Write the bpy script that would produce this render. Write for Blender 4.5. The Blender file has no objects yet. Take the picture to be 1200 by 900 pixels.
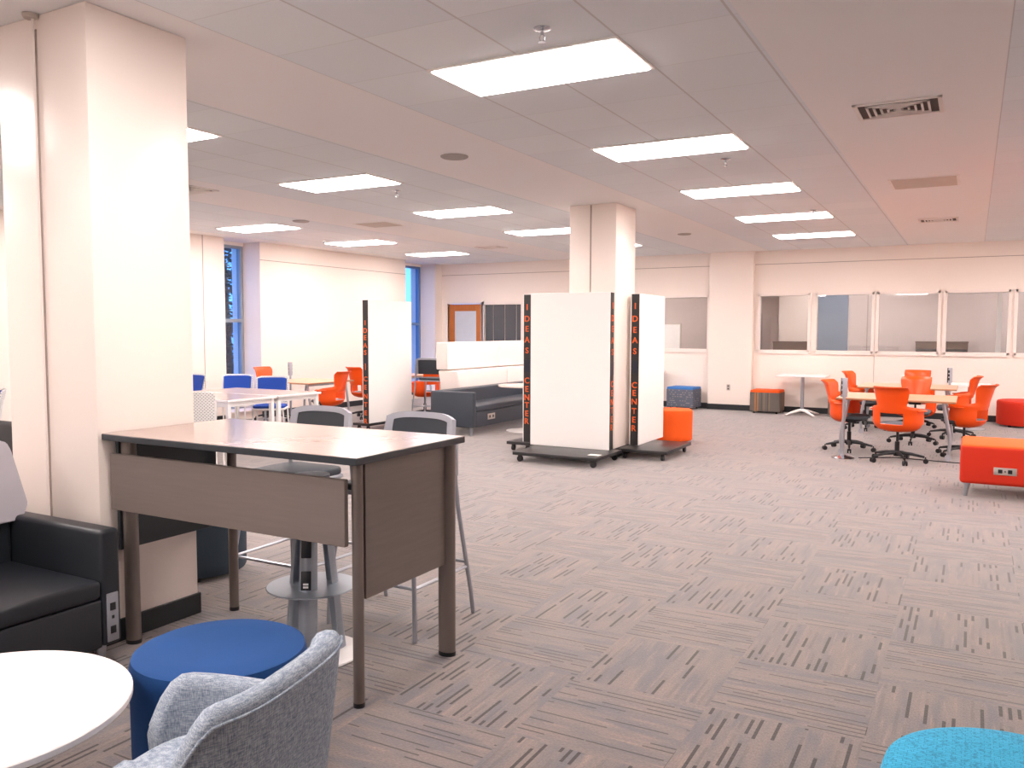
import bpy, bmesh, math, random
from mathutils import Vector, Matrix
random.seed(7)
PI = math.pi
R = math.radians
SC = bpy.context.scene
COL = SC.collection
CEIL = 3.14
BACK = 16.77
LEFT = -11.2

# ------------------------------------------------------------------ materials
def lin(c):
    return tuple(((v / 255) / 12.92 if v / 255 <= .04045 else ((v / 255 + .055) / 1.055) ** 2.4) for v in c) + (1,)

def new_mat(name):
    m = bpy.data.materials.new(name); m.use_nodes = True
    nt = m.node_tree; nt.nodes.clear()
    out = nt.nodes.new('ShaderNodeOutputMaterial')
    bs = nt.nodes.new('ShaderNodeBsdfPrincipled')
    nt.links.new(bs.outputs[0], out.inputs[0])
    return m, nt, bs

def math_node(nt, op, a, b=None, c=None):
    n = nt.nodes.new('ShaderNodeMath'); n.operation = op
    for i, v in enumerate((a, b, c)):
        if v is None: continue
        if isinstance(v, (int, float)): n.inputs[i].default_value = v
        else: nt.links.new(v, n.inputs[i])
    return n.outputs[0]

def mix_col(nt, f, a, b):
    n = nt.nodes.new('ShaderNodeMix'); n.data_type = 'RGBA'
    for s, v in ((n.inputs[0], f), (n.inputs[6], a), (n.inputs[7], b)):
        if isinstance(v, (int, float, tuple)): s.default_value = v
        else: nt.links.new(v, s)
    return n.outputs[2]

def coords(nt):
    n = nt.nodes.new('ShaderNodeTexCoord'); return n.outputs['Object']

def sep(nt, v):
    n = nt.nodes.new('ShaderNodeSeparateXYZ'); nt.links.new(v, n.inputs[0]); return n.outputs

def comb(nt, x, y, z=0.0):
    n = nt.nodes.new('ShaderNodeCombineXYZ')
    for i, v in enumerate((x, y, z)):
        if isinstance(v, (int, float)): n.inputs[i].default_value = v
        else: nt.links.new(v, n.inputs[i])
    return n.outputs[0]

def noise(nt, vec, scale, detail=2, rough=.5):
    n = nt.nodes.new('ShaderNodeTexNoise'); n.inputs['Scale'].default_value = scale
    n.inputs['Detail'].default_value = detail; n.inputs['Roughness'].default_value = rough
    nt.links.new(vec, n.inputs['Vector']); return n.outputs[0]

def bump(nt, bs, h, strength=.2, dist=.01):
    b = nt.nodes.new('ShaderNodeBump'); b.inputs['Strength'].default_value = strength
    b.inputs['Distance'].default_value = dist
    nt.links.new(h, b.inputs['Height']); nt.links.new(b.outputs[0], bs.inputs['Normal'])

def mat(name, col, rough=.5, metal=0, var=.06, scale=8, bmp=0, bscale=60, stretch=None, spec=None, sheen=0, coat=0):
    m, nt, bs = new_mat(name)
    c = lin(col); v = coords(nt)
    if stretch:
        mp = nt.nodes.new('ShaderNodeMapping'); mp.inputs['Scale'].default_value = stretch
        nt.links.new(v, mp.inputs[0]); v2 = mp.outputs[0]
    else: v2 = v
    f = noise(nt, v2, scale, 3)
    d = tuple(x * (1 - var) for x in c[:3]) + (1,); l = tuple(min(1, x * (1 + var)) for x in c[:3]) + (1,)
    nt.links.new(mix_col(nt, f, d, l), bs.inputs['Base Color'])
    bs.inputs['Roughness'].default_value = rough; bs.inputs['Metallic'].default_value = metal
    if spec is not None: bs.inputs['Specular IOR Level'].default_value = spec
    if sheen: bs.inputs['Sheen Weight'].default_value = sheen
    if coat: bs.inputs['Coat Weight'].default_value = coat
    if bmp: bump(nt, bs, noise(nt, v, bscale, 2), bmp, .004)
    return m

def emit(name, col, strength):
    m = bpy.data.materials.new(name); m.use_nodes = True; nt = m.node_tree; nt.nodes.clear()
    out = nt.nodes.new('ShaderNodeOutputMaterial'); e = nt.nodes.new('ShaderNodeEmission')
    e.inputs[0].default_value = col; e.inputs[1].default_value = strength
    nt.links.new(e.outputs[0], out.inputs[0]); return m

def carpet_material():
    m, nt, bs = new_mat('carpet_tiles')
    x, y, z = sep(nt, coords(nt))
    T = .61
    u = math_node(nt, 'DIVIDE', math_node(nt, 'ADD', x, .93), T)
    v = math_node(nt, 'DIVIDE', math_node(nt, 'ADD', y, -4.0), T)
    fu = math_node(nt, 'FLOOR', u); fv = math_node(nt, 'FLOOR', v)
    par = math_node(nt, 'FLOORED_MODULO', math_node(nt, 'ADD', fu, fv), 2.0)      # 0: pattern runs along Y
    def pick(a, b):        # par==0 -> a, else b
        return math_node(nt, 'ADD', math_node(nt, 'MULTIPLY', a, math_node(nt, 'SUBTRACT', 1.0, par)), math_node(nt, 'MULTIPLY', b, par))
    along = pick(y, x); across = pick(x, y)
    lane = math_node(nt, 'MULTIPLY', across, 1 / .034)
    lf = math_node(nt, 'FLOOR', lane); lr = math_node(nt, 'FRACT', lane)
    def wn(vec):
        n = nt.nodes.new('ShaderNodeTexWhiteNoise'); n.noise_dimensions = '3D'; nt.links.new(vec, n.inputs[0]); return n.outputs[0]
    tileid = math_node(nt, 'ADD', math_node(nt, 'MULTIPLY', fu, 13.0), math_node(nt, 'MULTIPLY', fv, 7.0))
    off = wn(comb(nt, lf, tileid, 3.0))
    seg = math_node(nt, 'ADD', math_node(nt, 'MULTIPLY', along, 1 / .33), math_node(nt, 'MULTIPLY', off, 5.0))
    sf = math_node(nt, 'FLOOR', seg); sr = math_node(nt, 'FRACT', seg)
    rnd = wn(comb(nt, lf, sf, tileid)); rnd2 = wn(comb(nt, sf, lf, 9.0))
    on = math_node(nt, 'LESS_THAN', rnd, math_node(nt, 'ADD', .42, math_node(nt, 'MULTIPLY', par, .12)))
    length = math_node(nt, 'LESS_THAN', sr, math_node(nt, 'ADD', math_node(nt, 'MULTIPLY', rnd2, .65), math_node(nt, 'ADD', .22, math_node(nt, 'MULTIPLY', par, .3))))
    width = math_node(nt, 'LESS_THAN', math_node(nt, 'ABSOLUTE', math_node(nt, 'SUBTRACT', lr, .5)), math_node(nt, 'SUBTRACT', .20, math_node(nt, 'MULTIPLY', par, .08)))
    dash = math_node(nt, 'MULTIPLY', math_node(nt, 'MULTIPLY', on, length), width)
    soft = math_node(nt, 'MULTIPLY', math_node(nt, 'MULTIPLY', math_node(nt, 'LESS_THAN', rnd, .55), width), math_node(nt, 'LESS_THAN', sr, .8))
    streak = noise(nt, comb(nt, math_node(nt, 'MULTIPLY', across, 38.0), math_node(nt, 'MULTIPLY', along, 3.0), tileid), 1.0, 3, .6)
    blot = noise(nt, comb(nt, math_node(nt, 'MULTIPLY', across, 11.0), math_node(nt, 'MULTIPLY', along, 2.0), tileid), 1.0, 2, .6)
    fib = noise(nt, comb(nt, math_node(nt, 'MULTIPLY', across, 190.0), math_node(nt, 'MULTIPLY', along, 70.0), 0.0), 1.0, 1)
    g1 = lin((130, 117, 112)); g2 = lin((108, 104, 108)); g3 = lin((172, 143, 128)); dk = lin((30, 22, 18))
    rp = nt.nodes.new('ShaderNodeMapRange'); rp.inputs[1].default_value = .42; rp.inputs[2].default_value = .62
    nt.links.new(blot, rp.inputs[0])
    c = mix_col(nt, rp.outputs[0], g1, g2)
    rp2 = nt.nodes.new('ShaderNodeMapRange'); rp2.inputs[1].default_value = .55; rp2.inputs[2].default_value = .75
    nt.links.new(streak, rp2.inputs[0])
    c = mix_col(nt, math_node(nt, 'MULTIPLY', rp2.outputs[0], .55), c, g3)
    c = mix_col(nt, math_node(nt, 'MULTIPLY', soft, .16), c, dk)
    # tiles turned a quarter carry a fainter line pattern
    amp = math_node(nt, 'SUBTRACT', .97, math_node(nt, 'MULTIPLY', par, .20))
    c = mix_col(nt, math_node(nt, 'MULTIPLY', dash, amp), c, dk)
    c = mix_col(nt, math_node(nt, 'MULTIPLY', math_node(nt, 'SUBTRACT', fib, .3), .9), c, lin((74, 66, 62)))
    nt.links.new(c, bs.inputs['Base Color'])
    bs.inputs['Roughness'].default_value = .82
    bs.inputs['Specular IOR Level'].default_value = .35
    bs.inputs['Sheen Weight'].default_value = .6; bs.inputs['Sheen Roughness'].default_value = .4
    bump(nt, bs, fib, .25, .004)
    return m

def ceiling_material():
    m, nt, bs = new_mat('ceiling_tiles')
    v = coords(nt); x, y, z = sep(nt, v)
    per = 3.65
    ux = math_node(nt, 'FLOORED_MODULO', math_node(nt, 'ADD', x, 3.533), per)      # 0..2.44 tiled, rest smooth band
    tiled = math_node(nt, 'LESS_THAN', ux, 2.47)
    def lines(c, T, w):
        f = math_node(nt, 'FRACT', math_node(nt, 'ADD', math_node(nt, 'DIVIDE', c, T), .5))
        return math_node(nt, 'LESS_THAN', math_node(nt, 'ABSOLUTE', math_node(nt, 'SUBTRACT', f, .5)), w)
    lx = math_node(nt, 'MULTIPLY', lines(ux, .61, .011), math_node(nt, 'LESS_THAN', ux, 2.46))
    ly = lines(math_node(nt, 'ADD', y, -4.215), .61, .007)
    ln = math_node(nt, 'MAXIMUM', math_node(nt, 'MULTIPLY', lx, .8), math_node(nt, 'MULTIPLY', ly, .35))
    ln = math_node(nt, 'MULTIPLY', ln, tiled)
    idx = math_node(nt, 'FLOOR', math_node(nt, 'DIVIDE', ux, .61)); idy = math_node(nt, 'FLOOR', math_node(nt, 'DIVIDE', math_node(nt, 'ADD', y, -4.215), .61))
    wn = nt.nodes.new('ShaderNodeTexWhiteNoise'); nt.links.new(comb(nt, idx, idy, 1.0), wn.inputs[0])
    base = mix_col(nt, wn.outputs[0], lin((234, 241, 246)), lin((240, 246, 250)))
    base = mix_col(nt, tiled, lin((243, 243, 243)), base)
    fine = noise(nt, v, 130, 2)
    base = mix_col(nt, math_node(nt, 'MULTIPLY', math_node(nt, 'MULTIPLY', fine, tiled), .12), base, lin((170, 165, 160)))
    nt.links.new(mix_col(nt, math_node(nt, 'MULTIPLY', ln, .55), base, lin((178, 168, 162))), bs.inputs['Base Color'])
    bs.inputs['Roughness'].default_value = .9
    bs.inputs['Specular IOR Level'].default_value = .2
    bump(nt, bs, fine, .12, .003)
    return m

def glass_material(name, tint, refl=.12):
    m = bpy.data.materials.new(name); m.use_nodes = True; nt = m.node_tree; nt.nodes.clear()
    out = nt.nodes.new('ShaderNodeOutputMaterial')
    tr = nt.nodes.new('ShaderNodeBsdfTransparent'); tr.inputs[0].default_value = tint
    gl = nt.nodes.new('ShaderNodeBsdfGlossy'); gl.inputs['Roughness'].default_value = .02
    fr = nt.nodes.new('ShaderNodeFresnel')
    ge = nt.nodes.new('ShaderNodeNewGeometry')      # a backface inverts the ratio, so feed it inverted
    nt.links.new(math_node(nt, 'SUBTRACT', 1.5, math_node(nt, 'MULTIPLY', ge.outputs['Backfacing'], 1.5 - 1 / 1.5)), fr.inputs[0])
    mx = nt.nodes.new('ShaderNodeMixShader')
    nt.links.new(math_node(nt, 'ADD', math_node(nt, 'MULTIPLY', fr.outputs[0], 1.3), refl * .3), mx.inputs[0])
    nt.links.new(tr.outputs[0], mx.inputs[1]); nt.links.new(gl.outputs[0], mx.inputs[2])
    nt.links.new(mx.outputs[0], out.inputs[0]); return m

def wood_material(name, c1, c2, scale=3, axis=(1, 12, 12), rough=.35):
    m, nt, bs = new_mat(name)
    mp = nt.nodes.new('ShaderNodeMapping'); mp.inputs['Scale'].default_value = axis
    nt.links.new(coords(nt), mp.inputs[0])
    f = noise(nt, mp.outputs[0], scale, 4, .6)
    nt.links.new(mix_col(nt, f, lin(c1), lin(c2)), bs.inputs['Base Color'])
    bs.inputs['Roughness'].default_value = rough
    return m

def tweed_material():
    m, nt, bs = new_mat('blue_grey_tweed')
    v = coords(nt)
    def st(s):
        mp = nt.nodes.new('ShaderNodeMapping'); mp.inputs['Scale'].default_value = s
        nt.links.new(v, mp.inputs[0]); return mp.outputs[0]
    a = noise(nt, st((45, 45, 420)), 1, 3, .65); b = noise(nt, st((420, 420, 45)), 1, 3, .65)
    f = math_node(nt, 'ADD', math_node(nt, 'MULTIPLY', a, .5), math_node(nt, 'MULTIPLY', b, .5))
    rp = nt.nodes.new('ShaderNodeMapRange'); rp.inputs[1].default_value = .38; rp.inputs[2].default_value = .62
    nt.links.new(f, rp.inputs[0])
    nt.links.new(mix_col(nt, rp.outputs[0], lin((98, 114, 132)), lin((182, 190, 200))), bs.inputs['Base Color'])
    bs.inputs['Roughness'].default_value = .95; bs.inputs['Specular IOR Level'].default_value = .2
    bump(nt, bs, f, .4, .004)
    return m

def stripe_material(name, base, cols, axis_sum=True, freq=30):
    m, nt, bs = new_mat(name)
    x, y, z = sep(nt, coords(nt))
    s = math_node(nt, 'FLOOR', math_node(nt, 'MULTIPLY', math_node(nt, 'ADD', x, y), freq))
    wn = nt.nodes.new('ShaderNodeTexWhiteNoise'); wn.noise_dimensions = '1D'; nt.links.new(s, wn.inputs['W'])
    rp = nt.nodes.new('ShaderNodeValToRGB'); rp.color_ramp.interpolation = 'CONSTANT'
    el = rp.color_ramp.elements; el[0].color = lin(base); el[1].position = .6; el[1].color = lin(cols[0])
    for i, c in enumerate(cols[1:]):
        e = el.new(.75 + .12 * i); e.color = lin(c)
    nt.links.new(wn.outputs[0], rp.inputs[0]); nt.links.new(rp.outputs[0], bs.inputs['Base Color'])
    bs.inputs['Roughness'].default_value = .9; return m

def dotted_material(name, base, dots):
    m, nt, bs = new_mat(name)
    x, y, z = sep(nt, coords(nt))
    s = math_node(nt, 'MULTIPLY', math_node(nt, 'ADD', x, y), 38.0); r = math_node(nt, 'MULTIPLY', z, 24.0)
    wn = nt.nodes.new('ShaderNodeTexWhiteNoise'); nt.links.new(comb(nt, math_node(nt, 'FLOOR', s), math_node(nt, 'FLOOR', r), 2.0), wn.inputs[0])
    f = math_node(nt, 'MULTIPLY', math_node(nt, 'GREATER_THAN', wn.outputs[0], .68), math_node(nt, 'LESS_THAN', math_node(nt, 'FRACT', r), .4))
    nt.links.new(mix_col(nt, f, lin(base), lin(dots)), bs.inputs['Base Color'])
    bs.inputs['Roughness'].default_value = .9; return m

def quilted_material(name, c1, c2):
    m, nt, bs = new_mat(name)
    v = coords(nt)
    vo = nt.nodes.new('ShaderNodeTexBrick'); nt.links.new(v, vo.inputs[0])
    vo.inputs['Scale'].default_value = 22; vo.inputs['Color1'].default_value = lin(c1); vo.inputs['Color2'].default_value = lin(tuple(min(255, k + 12) for k in c1))
    vo.inputs['Mortar'].default_value = lin(c2); vo.inputs['Mortar Size'].default_value = .012; vo.offset = .37
    n = noise(nt, v, 90, 2)
    nt.links.new(mix_col(nt, math_node(nt, 'MULTIPLY', math_node(nt, 'GREATER_THAN', n, .58), .5), vo.outputs[0], lin(c2)), bs.inputs['Base Color'])
    bs.inputs['Roughness'].default_value = .85; return m

def mesh_back_material(name, c1, c2, freq=90):
    m, nt, bs = new_mat(name)
    x, y, z = sep(nt, coords(nt))
    a = math_node(nt, 'GREATER_THAN', math_node(nt, 'FRACT', math_node(nt, 'MULTIPLY', math_node(nt, 'ADD', x, z), freq)), .5)
    b = math_node(nt, 'GREATER_THAN', math_node(nt, 'FRACT', math_node(nt, 'MULTIPLY', math_node(nt, 'SUBTRACT', x, z), freq)), .5)
    nt.links.new(mix_col(nt, math_node(nt, 'MULTIPLY', a, b), lin(c1), lin(c2)), bs.inputs['Base Color'])
    bs.inputs['Roughness'].default_value = .6; return m

M = dict(
    carpet=carpet_material(), ceiling=ceiling_material(),
    wall=mat('wall_paint', (243, 232, 223), .55, var=.012, scale=2, bmp=.03),
    column=mat('column_paint', (243, 231, 222), .32, var=.012, scale=2, bmp=.02, bscale=12),
    trim=mat('trim_paint', (240, 229, 222), .4, var=.01),
    groove=mat('groove_shadow_gap', (172, 158, 150), .8),
    baseboard=mat('black_rubber_base', (30, 33, 38), .45),
    laminate=wood_material('grey_brown_laminate', (108, 98, 92), (124, 112, 106), 4, (1, 1, 14), .42),
    laminate_top=wood_material('glare_lightened_laminate', (150, 130, 122), (166, 145, 137), 4, (2, 20, 1), .16),  # tone lightened so the colour itself carries the glare on the top
    greige=wood_material('pale_greige_laminate', (206, 188, 180), (218, 200, 192), 4, (2, 20, 1), .25),
    greige2=wood_material('greige_training_laminate', (172, 152, 144), (184, 164, 156), 4, (2, 20, 1), .22),
    edge=mat('black_edge_and_shade', (40, 46, 52), .4),  # also painted on the high table's column-side end panel as shade
    bronze=mat('bronze_metal', (122, 111, 105), .38, metal=.35),
    silver=mat('silver_metal', (178, 182, 190), .32, metal=.75),
    chrome=mat('chrome_metal', (205, 208, 214), .18, metal=1),
    hubmetal=mat('brushed_aluminium', (158, 166, 176), .36, metal=.5, stretch=(1, 1, 20)),
    white=mat('white_laminate', (246, 242, 240), .28, var=.01),
    whiteboard=mat('whiteboard_surface', (250, 247, 244), .2, var=.008),
    whiteplastic=mat('white_plastic', (236, 234, 232), .4, var=.01),
    greyplastic=mat('light_grey_plastic', (170, 172, 182), .42),
    mesh=mesh_back_material('dark_mesh_fabric', (56, 62, 70), (44, 50, 58), 150),
    whitemesh=mesh_back_material('white_mesh_plastic', (232, 232, 230), (170, 172, 174), 28),
    black=mat('black_plastic', (24, 26, 30), .4),
    blackmetal=mat('black_platform', (38, 38, 40), .35),
    leather=mat('black_vinyl', (33, 37, 43), .42, bmp=.05, bscale=150),
    leather2=mat('charcoal_vinyl', (56, 63, 73), .45, bmp=.04, bscale=150),
    greyvinyl=mat('pale_grey_vinyl', (196, 192, 200), .5, bmp=.03),
    creamvinyl=mat('cream_vinyl', (246, 234, 228), .5, var=.01, bmp=.03),
    blue=mat('royal_blue_fabric', (0, 64, 124), .85, var=.10, scale=6, bmp=.15, bscale=250),
    bluechair=mat('blue_chair_fabric', (22, 66, 158), .85, bmp=.1, bscale=250),
    navy=mat('dark_teal_fabric', (46, 60, 72), .85, bmp=.1, bscale=250),
    cyan=quilted_material('turquoise_patterned_fabric', (46, 168, 208), (20, 112, 156)),
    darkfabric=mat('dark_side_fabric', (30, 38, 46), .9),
    orange=mat('orange_plastic', (240, 82, 2), .38, var=.03, scale=3),
    orangefab=mat('orange_fabric', (246, 92, 10), .8, var=.04, bmp=.12, bscale=250),
    redorange=mat('red_orange_fabric', (208, 42, 8), .8, var=.05, bmp=.12, bscale=250),  # bench body darkened for shade; the back-wall ottoman shares the tone
    seatgrey=mat('grey_seat_fabric', (96, 108, 118), .85, bmp=.1, bscale=200),
    tan=wood_material('maple_laminate', (216, 160, 126), (228, 174, 140), 4, (2, 14, 1), .3),
    tanedge=mat('table_edge_brown', (176, 132, 100), .5),
    tweed=tweed_material(),
    stripe=stripe_material('striped_upholstery', (104, 98, 92), [(128, 112, 96), (170, 118, 72), (86, 84, 84)], freq=42),
    dots=dotted_material('dotted_upholstery', (92, 98, 112), (136, 132, 134)),
    bluetop=mat('blue_vinyl_top', (40, 112, 186), .6),
    letter=mat('orange_lettering', (232, 98, 34), .5),
    navyvinyl=mat('dark_navy_band', (26, 34, 48), .3),
    wood=wood_material('oak_wood', (176, 96, 36), (206, 126, 58), 3, (10, 10, 1), .35),
    frost=mat('frosted_glass', (206, 212, 220), .35),
    darkglass=mat('dark_blind_glass', (74, 80, 88), .12),
    brownbox=mat('brown_cabinet', (104, 80, 66), .5),
    darkscreen=mat('black_screen', (24, 24, 28), .2),
    slate=mat('slate_blue_panel', (116, 134, 156), .25),
    partition=mat('partition_paint', (206, 192, 188), .7),
    frame_grey=mat('grey_window_frame', (150, 158, 166), .4),
    frame_blue=mat('anodised_window_frame', (110, 140, 180), .35, metal=.3),
    vent=mat('vent_metal', (240, 236, 232), .5),
    ventdark=mat('vent_dark', (84, 76, 72), .8),
    hatch=mat('return_grille', (204, 194, 184), .7),
    speaker=mat('speaker_grille', (168, 162, 158), .6),
    bark=mat('bark', (52, 44, 38), .9), leaf=mat('dark_leaves', (34, 52, 40), .9),
    fin=mat('exterior_fin_paint', (222, 232, 240), .6), pavement=mat('pavement', (120, 124, 130), .9),
    neighbour=mat('neighbour_wall', (210, 220, 230), .7),
    outlet=mat('outlet_plate', (150, 152, 160), .4, metal=.3), outletwhite=mat('outlet_plate_steel', (190, 182, 176), .4, metal=.5),
    gapglass=glass_material('window_glass', (.93, .95, .96, 1), .12),
    outglass=glass_material('outer_window_glass', (.86, .93, 1, 1), .04),
    lamp=emit('lamp_diffuser', (1.0, .89, .85, 1), 14.0),
    paper=mat('paper_card', (240, 238, 232), .6),
)

# ------------------------------------------------------------------ mesh helpers
def link_mesh(name, bm, material, parent=None, smooth=True, angle=35):
    me = bpy.data.meshes.new(name)
    bmesh.ops.recalc_face_normals(bm, faces=bm.faces)
    bm.to_mesh(me); bm.free()
    if smooth:
        for p in me.polygons: p.use_smooth = True
        me.set_sharp_from_angle(angle=R(angle))
    me.materials.append(material)
    o = bpy.data.objects.new(name, me); COL.objects.link(o)
    if parent: o.parent = parent
    return o

class MB:
    def __init__(s): s.bm = bmesh.new()
    def _merge(s, b2, mtx=None):
        me = bpy.data.meshes.new('tmp'); b2.to_mesh(me); b2.free()
        if mtx is not None: me.transform(mtx)
        s.bm.from_mesh(me); bpy.data.meshes.remove(me)
    def box(s, x0, x1, y0, y1, z0, z1, bev=0, seg=3, mtx=None, taper=None):
        b = bmesh.new(); bmesh.ops.create_cube(b, size=1)
        for v in b.verts:
            k = taper if (taper and v.co.z < 0) else 1
            v.co = Vector(((x0 + x1) / 2 + v.co.x * (x1 - x0) * k, (y0 + y1) / 2 + v.co.y * (y1 - y0) * k, (z0 + z1) / 2 + v.co.z * (z1 - z0)))
        if bev: bmesh.ops.bevel(b, geom=b.edges[:], offset=bev, segments=seg, affect='EDGES', profile=.5)
        s._merge(b, mtx); return s
    def cyl(s, p0, p1, r0, r1=None, seg=20):
        r1 = r0 if r1 is None else r1
        p0, p1 = Vector(p0), Vector(p1); d = p1 - p0
        b = bmesh.new(); bmesh.ops.create_cone(b, cap_ends=True, segments=seg, radius1=r0, radius2=r1, depth=d.length)
        m = Matrix.Translation((p0 + p1) / 2) @ d.to_track_quat('Z', 'Y').to_matrix().to_4x4()
        s._merge(b, m); return s
    def tube(s, pts, r, seg=12, closed=False, flat=1.0):
        pts = [Vector(p) for p in pts]; n = len(pts); rings = []
        up = None
        for i, p in enumerate(pts):
            if closed: t = (pts[(i + 1) % n] - pts[i - 1])
            else: t = pts[min(i + 1, n - 1)] - pts[max(i - 1, 0)]
            t.normalize()
            if up is None:
                a = Vector((0, 0, 1)) if abs(t.z) < .9 else Vector((1, 0, 0)); up = a
            side = t.cross(up).normalized(); up2 = side.cross(t).normalized(); up = up2
            rr = r[i] if isinstance(r, (list, tuple)) else r
            rings.append([s.bm.verts.new(p + side * math.cos(a2) * rr + up2 * math.sin(a2) * rr * flat) for a2 in [2 * PI * k / seg for k in range(seg)]])
        for i in range(n if closed else n - 1):
            A, B = rings[i], rings[(i + 1) % n]
            for k in range(seg): s.bm.faces.new((A[k], A[(k + 1) % seg], B[(k + 1) % seg], B[k]))
        if not closed: s.bm.faces.new(rings[0][::-1]); s.bm.faces.new(rings[-1])
        return s
    def lathe(s, prof, cx=0, cy=0, seg=48, sx=1, sy=1):
        rings = []
        for r, z in prof:
            if r < 1e-6: rings.append([s.bm.verts.new((cx, cy, z))])
            else: rings.append([s.bm.verts.new((cx + r * sx * math.cos(2 * PI * k / seg), cy + r * sy * math.sin(2 * PI * k / seg), z)) for k in range(seg)])
        for A, B in zip(rings[:-1], rings[1:]):
            if len(A) == 1 and len(B) == 1: continue
            for k in range(seg):
                k2 = (k + 1) % seg
                if len(A) == 1: s.bm.faces.new((A[0], B[k], B[k2]))
                elif len(B) == 1: s.bm.faces.new((A[k], A[k2], B[0]))
                else: s.bm.faces.new((A[k], A[k2], B[k2], B[k]))
        return s
    def prism(s, outline, z0, z1, bev=0, mtx=None):
        b = bmesh.new(); vs = [b.verts.new((x, y, z0)) for x, y in outline]
        f = b.faces.new(vs); r = bmesh.ops.extrude_face_region(b, geom=[f])
        for v in r['geom']:
            if isinstance(v, bmesh.types.BMVert): v.co.z = z1
        if bev:
            ed = [e for e in b.edges if abs(e.verts[0].co.z - e.verts[1].co.z) < 1e-6]
            bmesh.ops.bevel(b, geom=ed, offset=bev, segments=3, affect='EDGES', profile=.5)
        s._merge(b, mtx); return s
    def grid(s, fn, nu, nv, keep=None, thick=0):
        b = bmesh.new(); V = [[b.verts.new(fn(i / nu, j / nv)) for j in range(nv + 1)] for i in range(nu + 1)]
        for i in range(nu):
            for j in range(nv):
                if keep is None or keep((i + .5) / nu, (j + .5) / nv): b.faces.new((V[i][j], V[i + 1][j], V[i + 1][j + 1], V[i][j + 1]))
        for v in [v for v in b.verts if not v.link_faces]: b.verts.remove(v)
        bmesh.ops.recalc_face_normals(b, faces=b.faces)
        if thick: bmesh.ops.solidify(b, geom=b.faces[:], thickness=thick)
        s._merge(b); return s
    def build(s, name, material, parent=None, smooth=True, angle=35): return link_mesh(name, s.bm, material, parent, smooth, angle)

def rrect(w, d, r, n=6, cx=0, cy=0):
    pts = []
    for sx, sy, a0 in ((1, 1, 0), (-1, 1, 90), (-1, -1, 180), (1, -1, 270)):
        for k in range(n + 1):
            a = R(a0 + 90 * k / n); pts.append((cx + sx * (w / 2 - r) + r * math.cos(a), cy + sy * (d / 2 - r) + r * math.sin(a)))
    return pts

def thing(name, label, cat, loc=(0, 0, 0), rz=0, group=None):
    o = bpy.data.objects.new(name, None); COL.objects.link(o); o.empty_display_size = .1
    o.location = loc; o.rotation_euler = (0, 0, rz); o['label'] = label; o['category'] = cat
    if group: o['group'] = group
    return o

def tag(o, label, cat, group=None):
    o['label'] = label; o['category'] = cat
    if group: o['group'] = group
    return o

def struct(o): o['kind'] = 'structure'; return o

def dup(root, loc, rz, label, group=None):
    r = root.copy(); COL.objects.link(r); r.location = loc; r.rotation_euler = (0, 0, rz); r['label'] = label
    if group: r['group'] = group
    for ch in list(root.children):
        c = ch.copy(); COL.objects.link(c); c.parent = r
        for g in list(ch.children):
            d = g.copy(); COL.objects.link(d); d.parent = c
    return r

class Kind:
    """one prototype; the first placement moves it, the others are copies"""
    def __init__(s, maker): s.maker = maker; s.proto = None
    def at(s, x, y, rz, label, group=None, z=0):
        if s.proto is None:
            s.proto = s.maker(); o = s.proto
            o.location = (x, y, z); o.rotation_euler = (0, 0, rz); o['label'] = label
            if group: o['group'] = group
            return o
        o = dup(s.proto, (x, y, z), rz, label, group)
        if not group and 'group' in o: del o['group']
        return o

# ------------------------------------------------------------------ the room
RX, NY = 6.0, -7.0          # right wall, wall behind the camera
struct(MB().box(LEFT - .6, RX + .2, NY - .2, BACK + .2, -.12, 0).build('floor', M['carpet'], smooth=False))
struct(MB().box(LEFT - .6, RX + .2, NY - .2, BACK + .2, CEIL, CEIL + .12).build('ceiling', M['ceiling'], smooth=False))

# left wall with deep window recesses
w = MB(); recess = [(10.12, 10.93), (15.3, 16.47)]
ys = [NY - .2, 10.12, 10.93, 15.3, 16.47, BACK + .2]
for a, b in ((0, 1), (2, 3), (4, 5)): w.box(LEFT - .7, LEFT, ys[a], ys[b], 0, CEIL)
for a, b in recess: w.box(LEFT - .7, LEFT - .0, a, b, 0, .12); w.box(LEFT - .7, LEFT - .4, a, b, CEIL - .06, CEIL)
struct(w.build('wall_left', M['wall'], smooth=False))
struct(MB().box(RX, RX + .2, NY - .2, BACK + .2, 0, CEIL).build('wall_right', M['wall'], smooth=False))
struct(MB().box(LEFT, RX, NY - .2, NY, 0, CEIL).build('wall_front', M['wall'], smooth=False))

# back wall with openings
D0, D1, DT = -11.03, -10.09, 2.20               # door opening
S0, S1 = -10.04, -9.0                           # side window opening
LW = (-6.9, -4.7)
panes = [(-3.73, -2.75), (-2.66, -1.62), (-1.57, -.53), (-.46, .55), (.62, 1.7), (1.78, 2.9)]
PZ0, PZ1 = 1.20, 2.27
w = MB()
w.box(LEFT, D0, BACK, BACK + .15, 0, CEIL); w.box(D0, D1, BACK, BACK + .15, DT, CEIL)
w.box(D1, S0, BACK, BACK + .15, 0, CEIL); w.box(S0, S1, BACK, BACK + .15, DT, CEIL); w.box(S0, S1, BACK, BACK + .15, 0, .9)
w.box(S1, LW[0], BACK, BACK + .15, 0, CEIL)
w.box(LW[0], LW[1], BACK, BACK + .15, 0, PZ0); w.box(LW[0], LW[1], BACK, BACK + .15, PZ1, CEIL)
w.box(LW[1], panes[0][0], BACK, BACK + .15, 0, CEIL)
w.box(panes[0][0], panes[-1][1], BACK, BACK + .15, 0, PZ0); w.box(panes[0][0], panes[-1][1], BACK, BACK + .15, PZ1, CEIL)
w.box(panes[-1][1], RX, BACK, BACK + .15, 0, CEIL)
struct(w.build('wall_back', M['wall'], smooth=False))
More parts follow.
